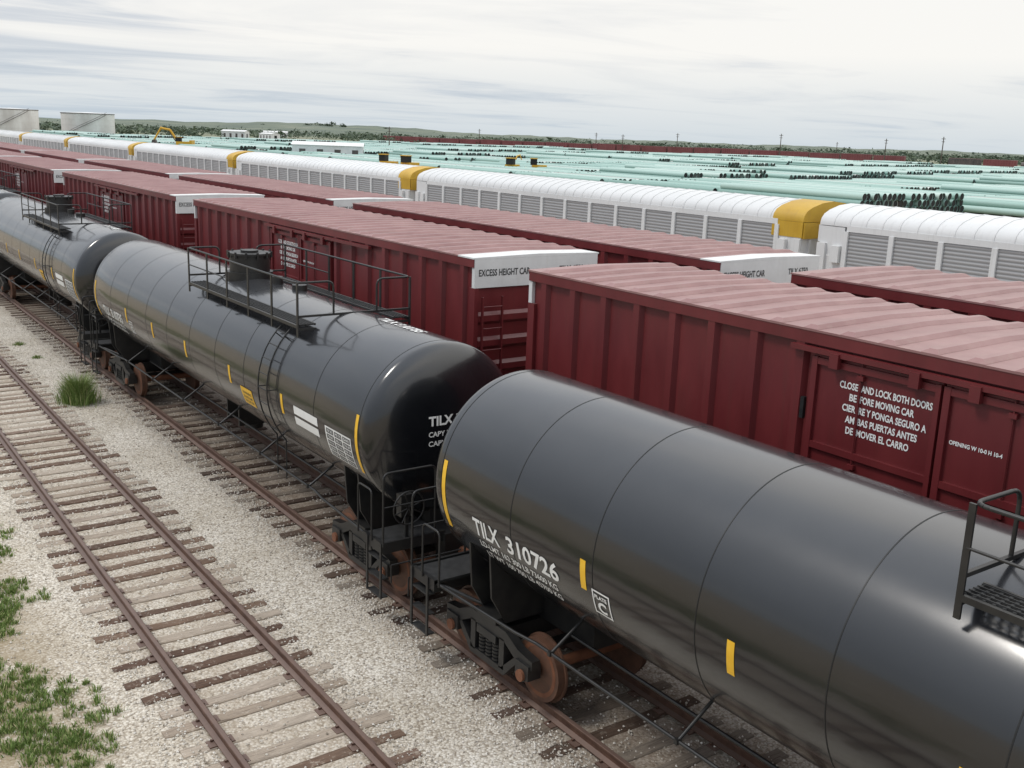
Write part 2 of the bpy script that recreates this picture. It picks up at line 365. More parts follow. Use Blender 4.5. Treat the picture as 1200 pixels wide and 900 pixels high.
    for e in (-1,1):
        yb=e*7.6
        b.box(-0.28,0.28,e*6.2,e*9.1,0.82,1.16,'black')
        b.box(-0.34,0.34,e*8.9,e*9.2,0.70,1.22,'black')
        b.cyl((0,e*9.15,0.86),(0,e*9.42,0.86),0.09,'rustw',10)
        b.box(-0.13,0.13,e*9.36,e*9.56,0.72,1.0,'rustw')
        for dy in (-0.25,0.25):
            prof=[]
            for i in range(15):
                a=math.radians(-148+i*8.3); prof.append(((R+0.004)*math.cos(a),ZC+(R+0.004)*math.sin(a)))
            prof=prof+[(1.2,1.35),(0.95,0.92),(-0.95,0.92),(-1.2,1.35)]
            b.prism(prof,yb+dy-0.02,yb+dy+0.02,'black')
        b.box(-1.1,1.1,yb-0.23,yb+0.23,0.90,1.0,'black')
        ye0,ye1=e*8.45,e*9.12
        for sx in (-1,1):
            b.box(sx*0.36,sx*1.45,ye0,ye1,1.19,1.23,'grate')
            b.box(sx*1.40,sx*1.46,ye0,ye1,1.08,1.25,'black')
            b.box(sx*0.30,sx*1.46,ye1-0.04*e,ye1+0.01*e,1.08,1.26,'black')
            x0,x1=sx*1.45,sx*0.50
            b.tube(bend([(x0,ye1,1.2),(x0,ye1,2.42),(x1,ye1,2.42),(x1,ye1,1.2)],0.12),0.019,'black')
            b.tube([(x0,ye1,1.85),(x1,ye1,1.85)],0.014,'black')
            xs=sx*1.47
            b.tube(bend([(xs,ye0-0.15*e,1.2),(xs,ye0-0.15*e,2.05),(xs,ye0+0.32*e,2.05),(xs,ye0+0.32*e,1.2)],0.1),0.017,'black')
            for yy in (ye1-0.04*e,ye1-0.50*e):
                b.box(xs-0.012,xs+0.012,yy-0.025,yy+0.025,0.30,1.25,'black')
            for z in (0.30,0.62,0.94):
                b.box(xs-sx*0.13,xs,ye1-0.04*e,ye1-0.50*e,z,z+0.02,'grate')
            b.box(sx*0.5,sx*1.4,ye0+e*0.1,ye0+e*0.16,1.0,1.19,'black')
            b.tube([(sx*1.35,ye0+0.1*e,1.15),(sx*0.9,e*7.9,0.95)],0.03,'black')
        b.box(-0.25,0.25,e*8.30,e*8.55,1.16,1.75,'black')
        for sx in (-1,1): b.tube(bend([(sx*0.45,e*9.2,0.95),(sx*0.5,e*9.5,0.6),(sx*0.1,e*9.52,0.45)],0.15),0.025,'dark')
        b.tube([(-1.4,e*9.3,0.95),(-0.15,e*9.38,0.98)],0.014,'black'); b.tube([(-1.4,e*9.3,0.95),(-1.4,e*9.3,0.65)],0.014,'black')
    yb=-9.0
    for i in range(20):
        a0=2*math.pi*i/20;a1=2*math.pi*(i+1)/20
        b.cyl((-0.95+0.28*math.cos(a0),yb-0.06,1.75+0.28*math.sin(a0)),(-0.95+0.28*math.cos(a1),yb-0.06,1.75+0.28*math.sin(a1)),0.014,'black',6)
    for i in range(4):
        a0=math.pi*i/4+0.3; b.cyl((-0.95-0.27*math.cos(a0),yb-0.06,1.75-0.27*math.sin(a0)),(-0.95+0.27*math.cos(a0),yb-0.06,1.75+0.27*math.sin(a0)),0.010,'black',6)
    b.box(-1.06,-0.84,yb+0.0,yb+0.16,1.58,1.95,'black'); b.box(-0.98,-0.92,yb,yb+0.05,1.2,1.6,'black')
    b.cyl((0.5,-6.1,1.02),(0.5,-5.0,1.02),0.2,'black',16)
    b.cyl((0.45,3.0,0.98),(0.45,4.0,0.98),0.2,'black',16)
    for sx in (-1,1):
        b.tube([(sx*1.42,-8.9,1.18),(sx*1.32,-6.6,1.20),(sx*1.26,-6.2,1.20),(sx*1.26,6.2,1.20),(sx*1.32,6.6,1.20),(sx*1.42,8.9,1.18)],0.023,'black')
        for y in (-5.9,-3.6,-1.2,1.2,3.6,5.9):
            b.tube([(sx*1.26,y,1.20),(sx*0.72,y+0.0,1.56)],0.022,'black')
            b.box(sx*1.30,sx*1.22,y-0.025,y+0.025,1.17,1.23,'black')
    b.tube([(-0.5,-6.4,1.02),(-0.5,6.4,1.02)],0.025,'black')
    b.tube([(0.2,-6.4,0.95),(0.2,6.4,0.95)],0.025,'black')
    b.cyl((0,0,0.75),(0,0,ZC-R+0.05),0.16,'black',16); b.cyl((0,0,0.68),(0,0,0.78),0.22,'black',16)
    b.box(-0.5,0.5,-0.4,-0.34,0.85,1.4,'black'); b.box(-0.5,0.5,0.34,0.4,0.85,1.4,'black')
    P['underframe']=b.mesh('underframe')
    return P
TP=tank_parts()
def patch(b,y0,y1,p0,p1,k,off=0.005,e=-1):
    n=8; vs=[]
    for i in range(n+1):
        ph=p0+(p1-p0)*i/n
        for y in (y0,y1): vs.append(surf(y,ph,off))
    b.add(vs,[(2*i,2*i+1,2*i+3,2*i+2) for i in range(n)],k)
rad=math.radians
def tank_letters(num):
    b=MB()
    def on(ys,ph): return lambda u,v: surf(ys-u,rad(ph)+v/R,0.008)
    put_text(b,'TILX',0.265,0.60,on(7.50,-19.5),'lett',0.022)
    put_text(b,num,0.265,1.10,on(6.72,-19.5),'lett',0.022)
    put_text(b,'LD-LMT 162 300 LB 73600 KG',0.105,1.72,on(7.44,-26.4),'lett',0.015)
    put_text(b,'LT WT 100 700 LB 45700 KG',0.105,1.66,on(7.36,-32.6),'lett',0.015)
    for y in (-5.2,-2.5,0.3,2.8,5.12): patch(b,y-0.05,y+0.05,rad(-14),rad(1),'yellow')
    patch(b,-8.27,-8.18,rad(-26),rad(14),'yellow'); patch(b,8.18,8.27,rad(-26),rad(14),'yellow')
    y0,y1=4.66,4.97; p0,p1=-24,-11
    t=0.022
    patch(b,y0,y1,rad(p0),rad(p0)+t/R,'lett');patch(b,y0,y1,rad(p1)-t/R,rad(p1),'lett')
    patch(b,y0,y0+t,rad(p0),rad(p1),'lett',0.006);patch(b,y1-t,y1,rad(p0),rad(p1),'lett',0.006)
    put_text(b,'PLATE',0.055,0.22,on(4.93,-15.2),'lett',0.03); put_text(b,'C',0.16,0.15,on(4.89,-22.5),'lett',0.04)
    patch(b,-3.65,-3.05,rad(-26),rad(-11),'yellow',0.006)
    for i in range(3): put_text(b,['WARNING','DO NOT HUMP','OR CUT OFF'][i],0.06,0.46,on(-3.12,-16.5-i*3.8),'blackink')
    patch(b,-6.75,-5.75,rad(-8.5),rad(-2.5),'lett'); patch(b,-6.75,-5.75,rad(-16.5),rad(-10.5),'lett')
    y0,y1=-8.02,-7.05
    patch(b,y0,y1,rad(-26),rad(-4),'lett',0.004)
    for i in range(5):
        for j in range(3):
            patch(b,y0+0.03+j*0.31,y0+0.30+j*0.31,rad(-25.2+i*4.2),rad(-21.9+i*4.2),'blackink',0.0065)
            put_text(b,['TEST 2012','QUAL 2022','STA 09','SHELL 117','TANK','SAFE','PSI 75'][(i*3+j)%7],0.045,0.21,on(y0+0.27+j*0.31,-24.4+i*4.2),'lett')
    def head(x0,z0,e=-1):
        def fn(u,v):
            x=x0+u; z=z0+v; q=min(1,math.hypot(x,z)/R)
            return (x,-(HL+headdepth(q)+0.012),ZC+z)
        return fn
    put_text(b,'TILX '+num,0.17,1.15,head(-0.45,0.16),'lett',0.03)
    put_text(b,'CAPY 30300 GALS',0.09,0.95,head(-0.45,-0.02),'lett')
    put_text(b,'CAPY 114700 L',0.09,0.85,head(-0.45,-0.18),'lett')
    put_text(b,'TILX '+num,0.24,1.5,lambda u,v: surf(-6.1-u,rad(90)+v/R,0.01),'lett',0.03)
    return b.mesh('lettering')
def tank_car(yc,num):
    e=obj('tank_car',None,loc=(8.72,yc,RT)); e.empty_display_size=1
    for k,me in TP.items(): obj(k,me,e)
    obj('lettering',tank_letters(num),e)
    for y in (-7.6,7.6): obj('truck_assembly',TRUCK,e,(0,y,0))
for yc,num in ((3.4,'310726'),(22.55,'310735'),(41.65,'310728'),(60.75,'310741'),(79.8,'310733'),(-15.7,'310719')): tank_car(yc,num)

# ------------------------------------------------------------------ boxcar
BL=8.5; BW=1.6; ZE=5.17
def boxcar_parts():
    P={}; b=MB()
    wx=1.53
    zr=5.235
    b.box(-wx,-wx+0.05,-BL+0.05,BL-0.05,1.05,ZE-0.05,'red'); b.box(wx-0.05,wx,-BL+0.05,BL-0.05,1.05,ZE-0.05,'red')
    for sx in (-1,1):
        b.box(sx*(wx+0.002),sx*(BW+0.01),-BL+0.02,BL-0.02,0.86,1.16,'red')
        b.box(sx*(wx+0.002),sx*(BW+0.02),-BL+0.02,BL-0.02,ZE-0.17,ZE-0.002,'red')
        ys=[2.15+0.84*i for i in range(8)]
        for s2 in (1,-1):
            for y in ys:
                y=y*s2
                X0=sx*(wx+0.001);X1=sx*(BW+0.012)
                pr=[(X0,y-0.12),(X1,y-0.07),(X1,y+0.07),(X0,y+0.12)]
                b.prism(pr,1.16,ZE-0.17,'red',axis='z')
        for y in (-5.2,-3.2,3.2,5.2): b.box(sx*1.3,sx*BW,y-0.5,y+0.5,0.72,0.86,'red')
    b.box(-1.5,1.5,-BL+0.1,BL-0.1,1.0,1.1,'black')
    P['side_walls']=recalc(b.mesh('side_walls'))
    b=MB()
    for sx in (-1,1):
        xa=wx+0.002; 
        for (y0,y1) in ((-0.03,1.9),(-1.95,-0.07)):
            b.box(sx*xa,sx*(BW+0.0),y0,y1,1.18,ZE-0.30,'reddoor')
            for (a,c) in ((y0,y0+0.07),(y1-0.09,y1)): b.box(sx*(BW+0.001),sx*(BW+0.05),a,c,1.2,ZE-0.32,'reddoor')
            for z in (1.2,2.1,3.0,3.58,ZE-0.42): b.box(sx*(BW+0.001),sx*(BW+0.045),y0+0.07,y1-0.09,z,z+0.09,'reddoor')
        b.box(sx*(BW+0.02),sx*(BW+0.10),-4.1,2.25,ZE-0.27,ZE-0.20,'reddoor')
        b.box(sx*(BW+0.012),sx*(BW+0.12),-4.1,2.25,0.98,1.06,'reddoor')
        for y in (1.115,-0.95):
            b.cyl((sx*(BW+0.03),y,1.15),(sx*(BW+0.03),y,ZE-0.28),0.012,'reddoor',8)
            for z in (1.5,2.6,3.45,4.66): b.box(sx*(BW+0.001),sx*(BW+0.06),y-0.05,y+0.05,z,z+0.06,'reddoor')
        b.box(sx*(BW+0.05),sx*(BW+0.12),0.45,1.1,2.42,2.47,'reddoor')
        b.box(sx*(BW+0.001),sx*(BW+0.06),1.96,2.02,3.95,4.25,'black')
        for y in (1.5,0.3,-0.5,-1.6): b.box(sx*(BW+0.046),sx*(BW+0.13),y-0.07,y+0.07,ZE-0.42,ZE-0.22,'reddoor')
    P['sliding_doors']=b.mesh('sliding_doors')
    b=MB()
    zE=ZE;W=BW+0.03
    def roofseg(y0,y1,k):
        b.prism([(-W,zE),(W,zE),(W,zE+0.03),(0,zr),(-W,zE+0.03)],y0,y1,k)
    we=0.6
    roofseg(-BL+we,BL,'roof'); roofseg(-BL,-BL+we-0.003,'white')
    y=-BL+we+0.3
    while y<BL-0.1:
        for sx in (-1,1):
            x0,x1=sx*(W+0.0),sx*0.0
            z0,z1=zE+0.032,zr+0.001
            a=0.12;c=0.05;h=0.05
            vs=[(x0,y-a,z0),(x0,y+a,z0),(x0-sx*0.08,y+c,z0+h),(x0-sx*0.08,y-c,z0+h),(x1,y-a,z1),(x1,y+a,z1),(x1,y+c,z1+h),(x1,y-c,z1+h)]
            b.add(vs,[(0,1,2,3),(0,3,7,4),(1,5,6,2),(3,2,6,7)],'roof')
        y+=0.60
    P['roof']=recalc(b.mesh('roof'))
    b=MB()
    for e in (-1,1):
        ye=e*(BL-0.06)
        b.box(-wx,wx,e*(BL-0.12),ye,1.05,4.58,'red')
        b.box(-BW,BW,e*(BL-0.10),e*(BL-0.0),4.585,ZE-0.002,'white')
        for sx in (-1,1): b.box(sx*(wx-0.03),sx*(BW+0.0),e*(BL-0.18),e*(BL+0.012),1.0,4.58,'red')
        z=1.35
        while z<4.45:
            pr=[(ye,z-0.13),(ye+e*0.07,z-0.06),(ye+e*0.07,z+0.06),(ye,z+0.13)]
            b.prism(pr,-1.49,1.49,'red',axis='x'); z+=0.52
        for z in (1.5,1.95,2.4,2.85,3.3,3.75,4.2):
            b.tube([(-1.42,ye+e*0.14,z),(-0.95,ye+e*0.14,z)],0.012,'red',6)
        for x in (-1.43,-0.94): b.box(x-0.015,x+0.015,ye+e*0.09,ye+e*0.15,1.3,4.4,'red')
        b.box(-1.5,1.5,e*(BL-0.2),e*(BL+0.03),0.85,1.15,'red')
        b.box(-0.3,0.3,e*(BL-1.0),e*(BL+0.2),0.65,1.04,'black')
        b.cyl((0,e*(BL+0.1),0.86),(0,e*(BL+0.6),0.86),0.1,'rustw',10)
        b.box(-0.14,0.14,e*(BL+0.6),e*(BL+0.88),0.72,1.0,'rustw')
        b.box(-0.9,0.9,e*(BL+0.03),e*(BL+0.35),1.15,1.19,'grate')
        b.tube([(1.3,e*(BL+0.02),1.0),(1.3,e*(BL+0.02),0.4),(0.9,e*(BL+0.02),0.4),(0.9,e*(BL+0.02),1.0)],0.02,'black',6)
    b.box(-0.35,0.35,-BL+0.5,BL-0.5,0.7,1.0,'black')
    P['end_walls']=b.mesh('end_walls')
    b=MB()
    # each line is split around the vertical lock rod, as on the car
    def dl(t,w,y0,z): put_text(b,t,0.098,w,lambda u,v:(-(BW+0.006),y0-u,z+v),'lett',0.03)
    ROD=1.115
    rows=[(('CLOSE',0.285),('AND LOCK BOTH DOORS',1.035)),(('BE',0.115),('FORE MOVING CAR',0.80)),(('CIER',0.21),('RE Y PONGA SEGURO A',0.99)),(('AM',0.145),('BAS PUERTAS ANTES',0.88)),(('DE',0.12),('MOVER EL CARRO',0.78))]
    for i,((a,wa),(c,wc)) in enumerate(rows):
        z=4.50-i*0.150
        dl(a,wa,ROD+0.045+wa,z); dl(c,wc,ROD-0.005,z)
    put_text(b,'OPENING W 10-0 H 10-4',0.055,0.68,lambda u,v:(-(BW+0.006),-0.2-u,4.15+v),'lett',0.03)
    put_text(b,'EXCESS HEIGHT CAR',0.14,1.28,lambda u,v:(-1.5+u,-(BL+0.006),4.82+v),'blackink')
    put_text(b,'TILX 6750',0.14,0.66,lambda u,v:(0.55+u,-(BL+0.006),4.82+v),'blackink')
    put_text(b,'EXCESS HEIGHT CAR',0.14,1.28,lambda u,v:(1.5-u,(BL+0.006),4.82+v),'blackink')
    P['lettering']=b.mesh('lettering')
    return P
BP=boxcar_parts()
def boxcar(x,yc):
    e=obj('boxcar',None,loc=(x,yc,RT))
    for k,me in BP.items(): obj(k,me,e)
    for y in (-6.2,6.2): obj('truck_assembly',TRUCK,e,(0,y,0))
ROW1=12.93; ROW2=17.67
for i in range(-1,7): boxcar(ROW1,6.8+18.85*i)
for i in range(-1,9): boxcar(ROW2,4.6+18.7*i if i<1 else 23.45+18.5*(i-1))

# ------------------------------------------------------------------ auto carrier railcar
AL=13.1; AW=1.52
def rack_parts():
    P={}; b=MB()
    EZ=5.08
    prof=[(-AW,EZ),(-AW,5.16),(-1.48,5.30),(-1.36,5.44),(-1.1,5.57),(-0.6,5.71),(0,5.77),(0.6,5.71),(1.1,5.57),(1.36,5.44),(1.48,5.30),(AW,5.16),(AW,EZ)]
    def skin(y0,y1,k,off=0.0,sm=True):
        n=len(prof); vs=[]
        for y in (y0,y1):
            for x,z in prof:
                l=math.hypot(x,z-4.4); vs.append((x*(1+off/l),y,4.4+(z-4.4)*(1+off/l)))
        b.add(vs,[(i,i+1,n+i+1,n+i) for i in range(n-1)],k,sm)
        b.add(vs[:n],[tuple(range(n))],k); b.add(vs[n:],[tuple(range(n))[::-1]],k)
    skin(-AL+1.35,AL,'rwhite'); skin(-AL,-AL+1.347,'ryellow',0.012)
    y=-AL+1.45
    while y<AL-0.1: skin(y,y+0.045,'rwhite',0.018); y+=0.62
    P['roof']=recalc(b.mesh('roof'))
    b=MB()
    nb=14; bw=(2*AL-2.2)/nb
    for sx in (-1,1):
        xo=sx*AW
        b.box(xo,sx*(AW-0.06),-AL+1.1,AL-1.1,1.3,EZ-0.02,'panel')
        b.box(sx*(AW+0.002),sx*(AW+0.03),-AL+1.1,AL-1.1,EZ-0.14,EZ+0.05,'rwhite')
        b.box(sx*(AW+0.002),sx*(AW+0.05),-AL,AL,1.0,1.34,'rwhite')
        for i in range(nb+1):
            yy=-AL+1.1+i*bw; b.box(sx*(AW+0.002),sx*(AW+0.07),yy-0.085,yy+0.085,1.34,EZ-0.14,'rwhite')
        b.box(sx*(AW+0.002),sx*(AW+0.035),-AL+1.1,AL-1.1,3.0,3.1,'rwhite')
        for e in (-1,1):
            k='rwhite'
            b.box(xo,sx*(AW-0.08),e*(AL-1.1+0.09),e*(AL-0.05),1.34,EZ-0.02,k)
            if e<0: b.box(sx*(AW+0.012),sx*(AW+0.02),-AL,-AL+1.347,4.55,EZ+0.0,'ryellow')
            b.box(sx*(AW+0.003),sx*(AW+0.10),e*(AL-0.35),e*(AL-0.02),1.34,4.5,'rwhite')
            b.box(sx*(AW+0.003),sx*(AW+0.16),e*(AL-0.95),e*(AL-0.62),3.9,4.45,'rwhite')
            for z in (1.6,2.1,2.6,3.1,3.6,4.1): b.tube([(sx*(AW+0.1),e*(AL-0.45),z),(sx*(AW+0.1),e*(AL-0.95),z)],0.018,'rwhite',6)
    for e in (-1,1):
        b.box(-1.46,1.46,e*(AL-0.12),e*(AL-0.04),1.3,EZ-0.02,'rwhite')
        for x in (-1.1,-0.55,0,0.55,1.1): b.box(x-0.05,x+0.05,e*(AL-0.038),e*(AL+0.03),1.35,4.5,'rwhite')
        b.box(-1.5,1.5,e*(AL-0.1),e*(AL+0.05),4.52,EZ-0.01,'ryellow' if e<0 else 'rwhite')
        b.box(-0.25,0.25,e*(AL-1),e*(AL+0.25),0.7,1.0,'black'); b.cyl((0,e*AL,0.86),(0,e*(AL+0.45),0.86),0.1,'rustw',8)
    b.box(-1.4,1.4,-AL+0.1,AL-0.1,0.95,1.28,'black')
    P['side_screens']=b.mesh('side_screens')
    return P
AP=rack_parts()
for i in range(-1,8):
    e=obj('auto_carrier_railcar',None,loc=(30.1,22.6-13.4+26.9*i,RT))
    for k,me in AP.items(): obj(k,me,e)
    for y in (-10.2,10.2): obj('truck_assembly',TRUCK,e,(0,y,0))

# ------------------------------------------------------------------ tracks
def track(x,k,y0=-30,y1=420,ytie=150,seed=1,buried=0.0):
    r=random.Random(seed); b=MB()
    z=RT
    pr=[(-0.075,z-0.165),(0.075,z-0.165),(0.075,z-0.15),(0.012,z-0.12),(0.012,z-0.045),(0.036,z-0.035),(0.036,z-0.006),(0.028,z),(-0.028,z),(-0.036,z-0.006),(-0.036,z-0.035),(-0.012,z-0.045),(-0.012,z-0.12),(-0.075,z-0.15)]
    for sx in (-0.7535,0.7535): b.prism([(p+sx,q) for p,q in pr],y0,y1,'rail')
    y=y0
    while y<ytie:
        L0=-1.3+r.uniform(-0.13,0.10);L1=1.3+r.uniform(-0.10,0.14)
        w=0.112+r.uniform(-0.02,0.012); sk=r.uniform(-0.045,0.045); zt=0.030+r.uniform(-0.016,0.004)
        ns=9; vs=[]
        for i in range(ns+1):
            xx=L0+(L1-L0)*i/ns; yc=y+sk*(xx/1.3); 
            wa=w+r.uniform(-0.016,0.008)*(2.2 if i in (0,ns) else 1); wb=w+r.uniform(-0.016,0.008)*(2.2 if i in (0,ns) else 1)
            zz=zt+r.uniform(-0.006,0.003)
            vs+=[(xx,yc-wa,-0.1),(xx,yc-wa,zz-0.012),(xx,yc-wa+0.018,zz),(xx,yc+wb-0.018,zz),(xx,yc+wb,zz-0.012),(xx,yc+wb,-0.1)]
        fs=[]
        for i in range(ns):
            for j in range(5): a=i*6+j; fs.append((a,a+1,a+7,a+6))
        fs.append((5,4,3,2,1,0)); q=ns*6; fs.append((q,q+1,q+2,q+3,q+4,q+5))
        b.add(vs,fs,k)
        for sx in (-0.7535,0.7535):
            yc=y+sk*(sx/1.3)
            b.box(sx-0.17,sx+0.17,yc-0.085,yc+0.085,0.0,0.0345,'rail')
            for (dx,dyy) in ((-0.1,0.05),(0.1,-0.05)): b.box(sx+dx-0.02,sx+dx+0.02,yc+dyy-0.015,yc+dyy+0.015,0.034,0.062,'rail')
        y+=0.535+r.uniform(-0.05,0.05)
    return obj('railway_track',recalc(b.mesh('railway_track')),loc=(x,0,0))
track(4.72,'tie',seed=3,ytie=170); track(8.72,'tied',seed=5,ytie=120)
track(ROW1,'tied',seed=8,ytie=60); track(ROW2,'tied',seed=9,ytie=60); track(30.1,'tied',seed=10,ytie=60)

# ------------------------------------------------------------------ ground
b=MB(); S=9000
b.add([(-S,-S,0),(S,-S,0),(S,S,0),(-S,S,0)],[(0,1,2,3)],'ground')
obj('gravel_ground',b.mesh('gravel_ground'))
def stones(n):
    base=np.array([(1,0,0),(-1,0,0),(0,1,0),(0,-1,0),(0,0,1),(0,0,-1)],float)
    F=np.array([(0,2,4),(2,1,4),(1,3,4),(3,0,4),(2,0,5),(1,2,5),(3,1,5),(0,3,5)])
    X=rng.uniform(0.5,10.2,n); Y=4+ (rng.uniform(0,1,n)**1.6)*40
    nm=n//4
    X[:nm]=4.72+np.sign(rng.uniform(-1,1,nm))*rng.normal(1.22,0.18,nm)
    X[nm:2*nm]=8.72-rng.normal(1.25,0.2,nm)
    s=rng.uniform(0.009,0.024,n)
    V=base[None]*s[:,None,None]*rng.uniform(0.6,1.25,(n,6,3))
    a=rng.uniform(0,6.28,n); ca,sa=np.cos(a),np.sin(a)
    vx=V[:,:,0]*ca[:,None]-V[:,:,1]*sa[:,None]; vy=V[:,:,0]*sa[:,None]+V[:,:,1]*ca[:,None]
    V[:,:,0]=vx+X[:,None];V[:,:,1]=vy+Y[:,None];V[:,:,2]+= (rng.uniform(0.0,0.5,n)*s)[:,None]+0.003
    ontie=(np.abs(X-4.72)<1.2)|(np.abs(X-8.72)<1.2)
    V[:,:,2]+=(ontie*rng.choice([0,0.022],n))[:,None]
    Fs=(F[None]+6*np.arange(n)[:,None,None]).reshape(-1,3)
    me=bpy.data.meshes.new('gravel_stones'); me.from_pydata(V.reshape(-1,3).tolist(),[],Fs.tolist()); me.materials.append(M['stone'])
    obj('gravel_stones',me)
stones(42000)
def grass(name,pts,spread,nbl,h):
    vs=[];fs=[]
    for (x,y,s) in pts:
        k=int(nbl*s)
        for _ in range(k):
            rr=abs(random.gauss(0,spread*s))*0.8; a=random.uniform(0,6.28)
            px=x+rr*math.cos(a);py=y+rr*math.sin(a); hh=h*s**0.4*random.uniform(0.4,1.1)*math.exp(-rr/(spread*s*2.5))
            lean=random.uniform(0.1,0.7)*hh; la=a+random.uniform(-0.8,0.8); w=random.uniform(0.005,0.010); wa=random.uniform(0,6.28)
            dx,dy=w*math.cos(wa),w*math.sin(wa); o=len(vs)
            mx,my=px+lean*0.35*math.cos(la),py+lean*0.35*math.sin(la)
            vs+=[(px-dx,py-dy,0),(px+dx,py+dy,0),(mx+dx*.8,my+dy*.8,hh*0.6),(mx-dx*.8,my-dy*.8,hh*0.6),(px+lean*math.cos(la),py+lean*math.sin(la),hh)]
            fs+=[(o,o+1,o+2,o+3),(o+3,o+2,o+4)]
    me=bpy.data.meshes.new(name); me.from_pydata(vs,[],fs); me.materials.append(M['grass']); obj(name,me)
grass('grass_tuft',[(6.44,30.0,1.0)],0.29,2400,0.95)
grass('grass_tuft',[(6.5,39,0.5),(6.6,36.5,0.4),(6.3,45,0.6)],0.3,360,0.2)
pts=[]
def sm(x,y): return math.sin(y*1.7+x*1.2)+math.sin(y*3.3+x*4.1+1)+0.8*math.sin(y*0.9+2-x*2)
for _ in range(7500):
    y=random.uniform(7,60); x=random.triangular(-0.4,3.1,2.3)
    f=sm(x,y)+random.uniform(-0.9,0.9)-(x-2.35)*1.5
    if y<23: f+=0.95
    if f>0.6: pts.append((x,y,random.uniform(0.25,0.9)))
for _ in range(260): pts.append((random.uniform(-4,1.4),random.uniform(3,40),random.uniform(0.4,1.1)))
grass('grass_patch',pts,0.13,62,0.15)

# ------------------------------------------------------------------ pipe yard
def pipestack(nw,layers,L=23.0,gaps=0.0,pdark=0.6):
    b=MB(); rad_=0.46; n=12
    for l in range(layers):
        for i in range(nw-l):
            if l==layers-1 and random.random()<gaps: continue
            x=i*0.95+l*0.475; z=rad_+0.15+l*0.81
            y0=random.uniform(-0.3,0.3); y1=y0+L+random.uniform(-0.3,0.3)
            vs=[];
            for y in (y0,y1):
                for j in range(n):
                    t=2*math.pi*j/n; vs.append((x+rad_*math.cos(t),y,z+rad_*math.sin(t)))
            b.add(vs,[(j,(j+1)%n,n+(j+1)%n,n+j) for j in range(n)],'pipe',True)
            kk='dark' if random.random()<pdark else 'boreshade'  # dark disc colour stands in for shade inside the pipe
            for y,s in ((y0+0.06,1),(y1-0.06,-1)):
                b.add([(x+(rad_-0.05)*math.cos(2*math.pi*j/n),y,z+(rad_-0.05)*math.sin(2*math.pi*j/n)) for j in range(n)],[tuple(range(n))],kk)
    for y in (2,L/2,L-2): b.box(-0.5,nw*0.95,y-0.15,y+0.15,0,0.15,'pole')
    return b.mesh('pipe_stack')
PS=[pipestack(23,2),pipestack(24,3,gaps=0.3),pipestack(22,2,gaps=0.5),pipestack(22,1),pipestack(24,3,gaps=0.15,pdark=1.0)]
yard=obj('pipe_yard',None)
TA=Vector((348,645)); TB=Vector((470,318))
def train_x(y): 
    t=(y-TA.y)/(TB.y-TA.y); return TA.x+(TB.x-TA.x)*t
for k in range(16):
    xx=104+k*24.0
    ystart={0:76,1:30}.get(k,25+random.uniform(-10,10))
    y=ystart; first=True
    while y<540:
        if (first or random.random()>0.05) and xx+26<train_x(y+24):
            kind=PS[4] if (first and k<2) else random.choices(PS[:4],[4,3,3,0.8])[0]
            obj('pipe_stack',kind,yard,(xx+random.uniform(-0.5,0.5),y,0),0.0)
        first=False
        y+=23.8 if random.random()>0.22 else 29

def far_train(A,B,n,name,kind):
    A=Vector(A);B=Vector(B); d=(B-A)/n; L=d.length; ang=math.atan2(d.y,d.x)
    b=MB()
    for i in range(n):
        x0=i*L; kk='farred' if kind=='box' or random.random()<0.3 else 'farsteel'
        if kind=='box' or random.random()<0.4:
            h=random.choice([4.7,4.9,5.1]); b.box(x0+0.6,x0+L-0.6,-1.5,1.5,1.1,h,kk)
            b.box(x0+0.55,x0+L-0.55,-1.55,1.55,h+0.003,h+0.15,'farroof')
            for j in range(12):
                xx=x0+1.3+j*(L-2.6)/11; b.box(xx-0.08,xx+0.08,1.5,1.58,1.1,h,kk); b.box(xx-0.08,xx+0.08,-1.58,-1.5,1.1,h,kk)
        else:
            b.cyl((x0+1.3,0,2.7),(x0+L-1.3,0,2.7),1.45,'farsteel',20); b.box(x0+0.6,x0+L-0.6,-0.4,0.4,0.8,1.2,'farsteel'); b.box(x0+L/2-1.2,x0+L/2+1.2,-0.8,0.8,4.1,4.6,'farsteel')
        for t in (2.5,L-2.5):
            for dx in (-0.9,0.9): b.cyl((x0+t+dx,-0.8,0.46),(x0+t+dx,0.8,0.46),0.46,'dark',12)
    obj(name,b.mesh(name),loc=(A.x,A.y,0.1),rot=ang)
far_train(TA,TB,21,'distant_freight_train','box')
far_train((478,300),(555,70),15,'distant_freight_train','mix')

# ------------------------------------------------------------------ storage tanks, shed, machines, poles
def storage_tank(x,y,r,h):
    e=obj('storage_tank',None,loc=(x,y,0)); b=MB()
    b.cyl((0,0,0),(0,0,h),r,'tankwhite',56)
    for z in (h*0.25,h*0.5,h*0.75): b.cyl((0,0,z),(0,0,z+0.12),r+0.05,'tankwhite',56)
    b.cyl((0,0,h),(0,0,h+0.35),r+0.2,'farsteel',56)
    obj('tank_body',b.mesh('tank_body'),e)
    b=MB(); b.cyl((0,0,h+0.35),(0,0,h+0.9),r,'sheet',56,r2=0.5); obj('tank_roof',b.mesh('tank_roof'),e)
    b=MB(); 
    for i in range(14):
        a0=math.radians(200+i*7); a1=math.radians(207+i*7); z0=h*i/14; z1=h*(i+1)/14
        b.cyl(((r+0.6)*math.cos(a0),(r+0.6)*math.sin(a0),z0+1),((r+0.6)*math.cos(a1),(r+0.6)*math.sin(a1),z1+1),0.08,'farsteel',6)
        b.cyl(((r+0.6)*math.cos(a0),(r+0.6)*math.sin(a0),z0),((r+0.6)*math.cos(a1),(r+0.6)*math.sin(a1),z1),0.12,'farsteel',6)
    obj('tank_stair',b.mesh('tank_stair'),e)
psi=math.radians(35.76)
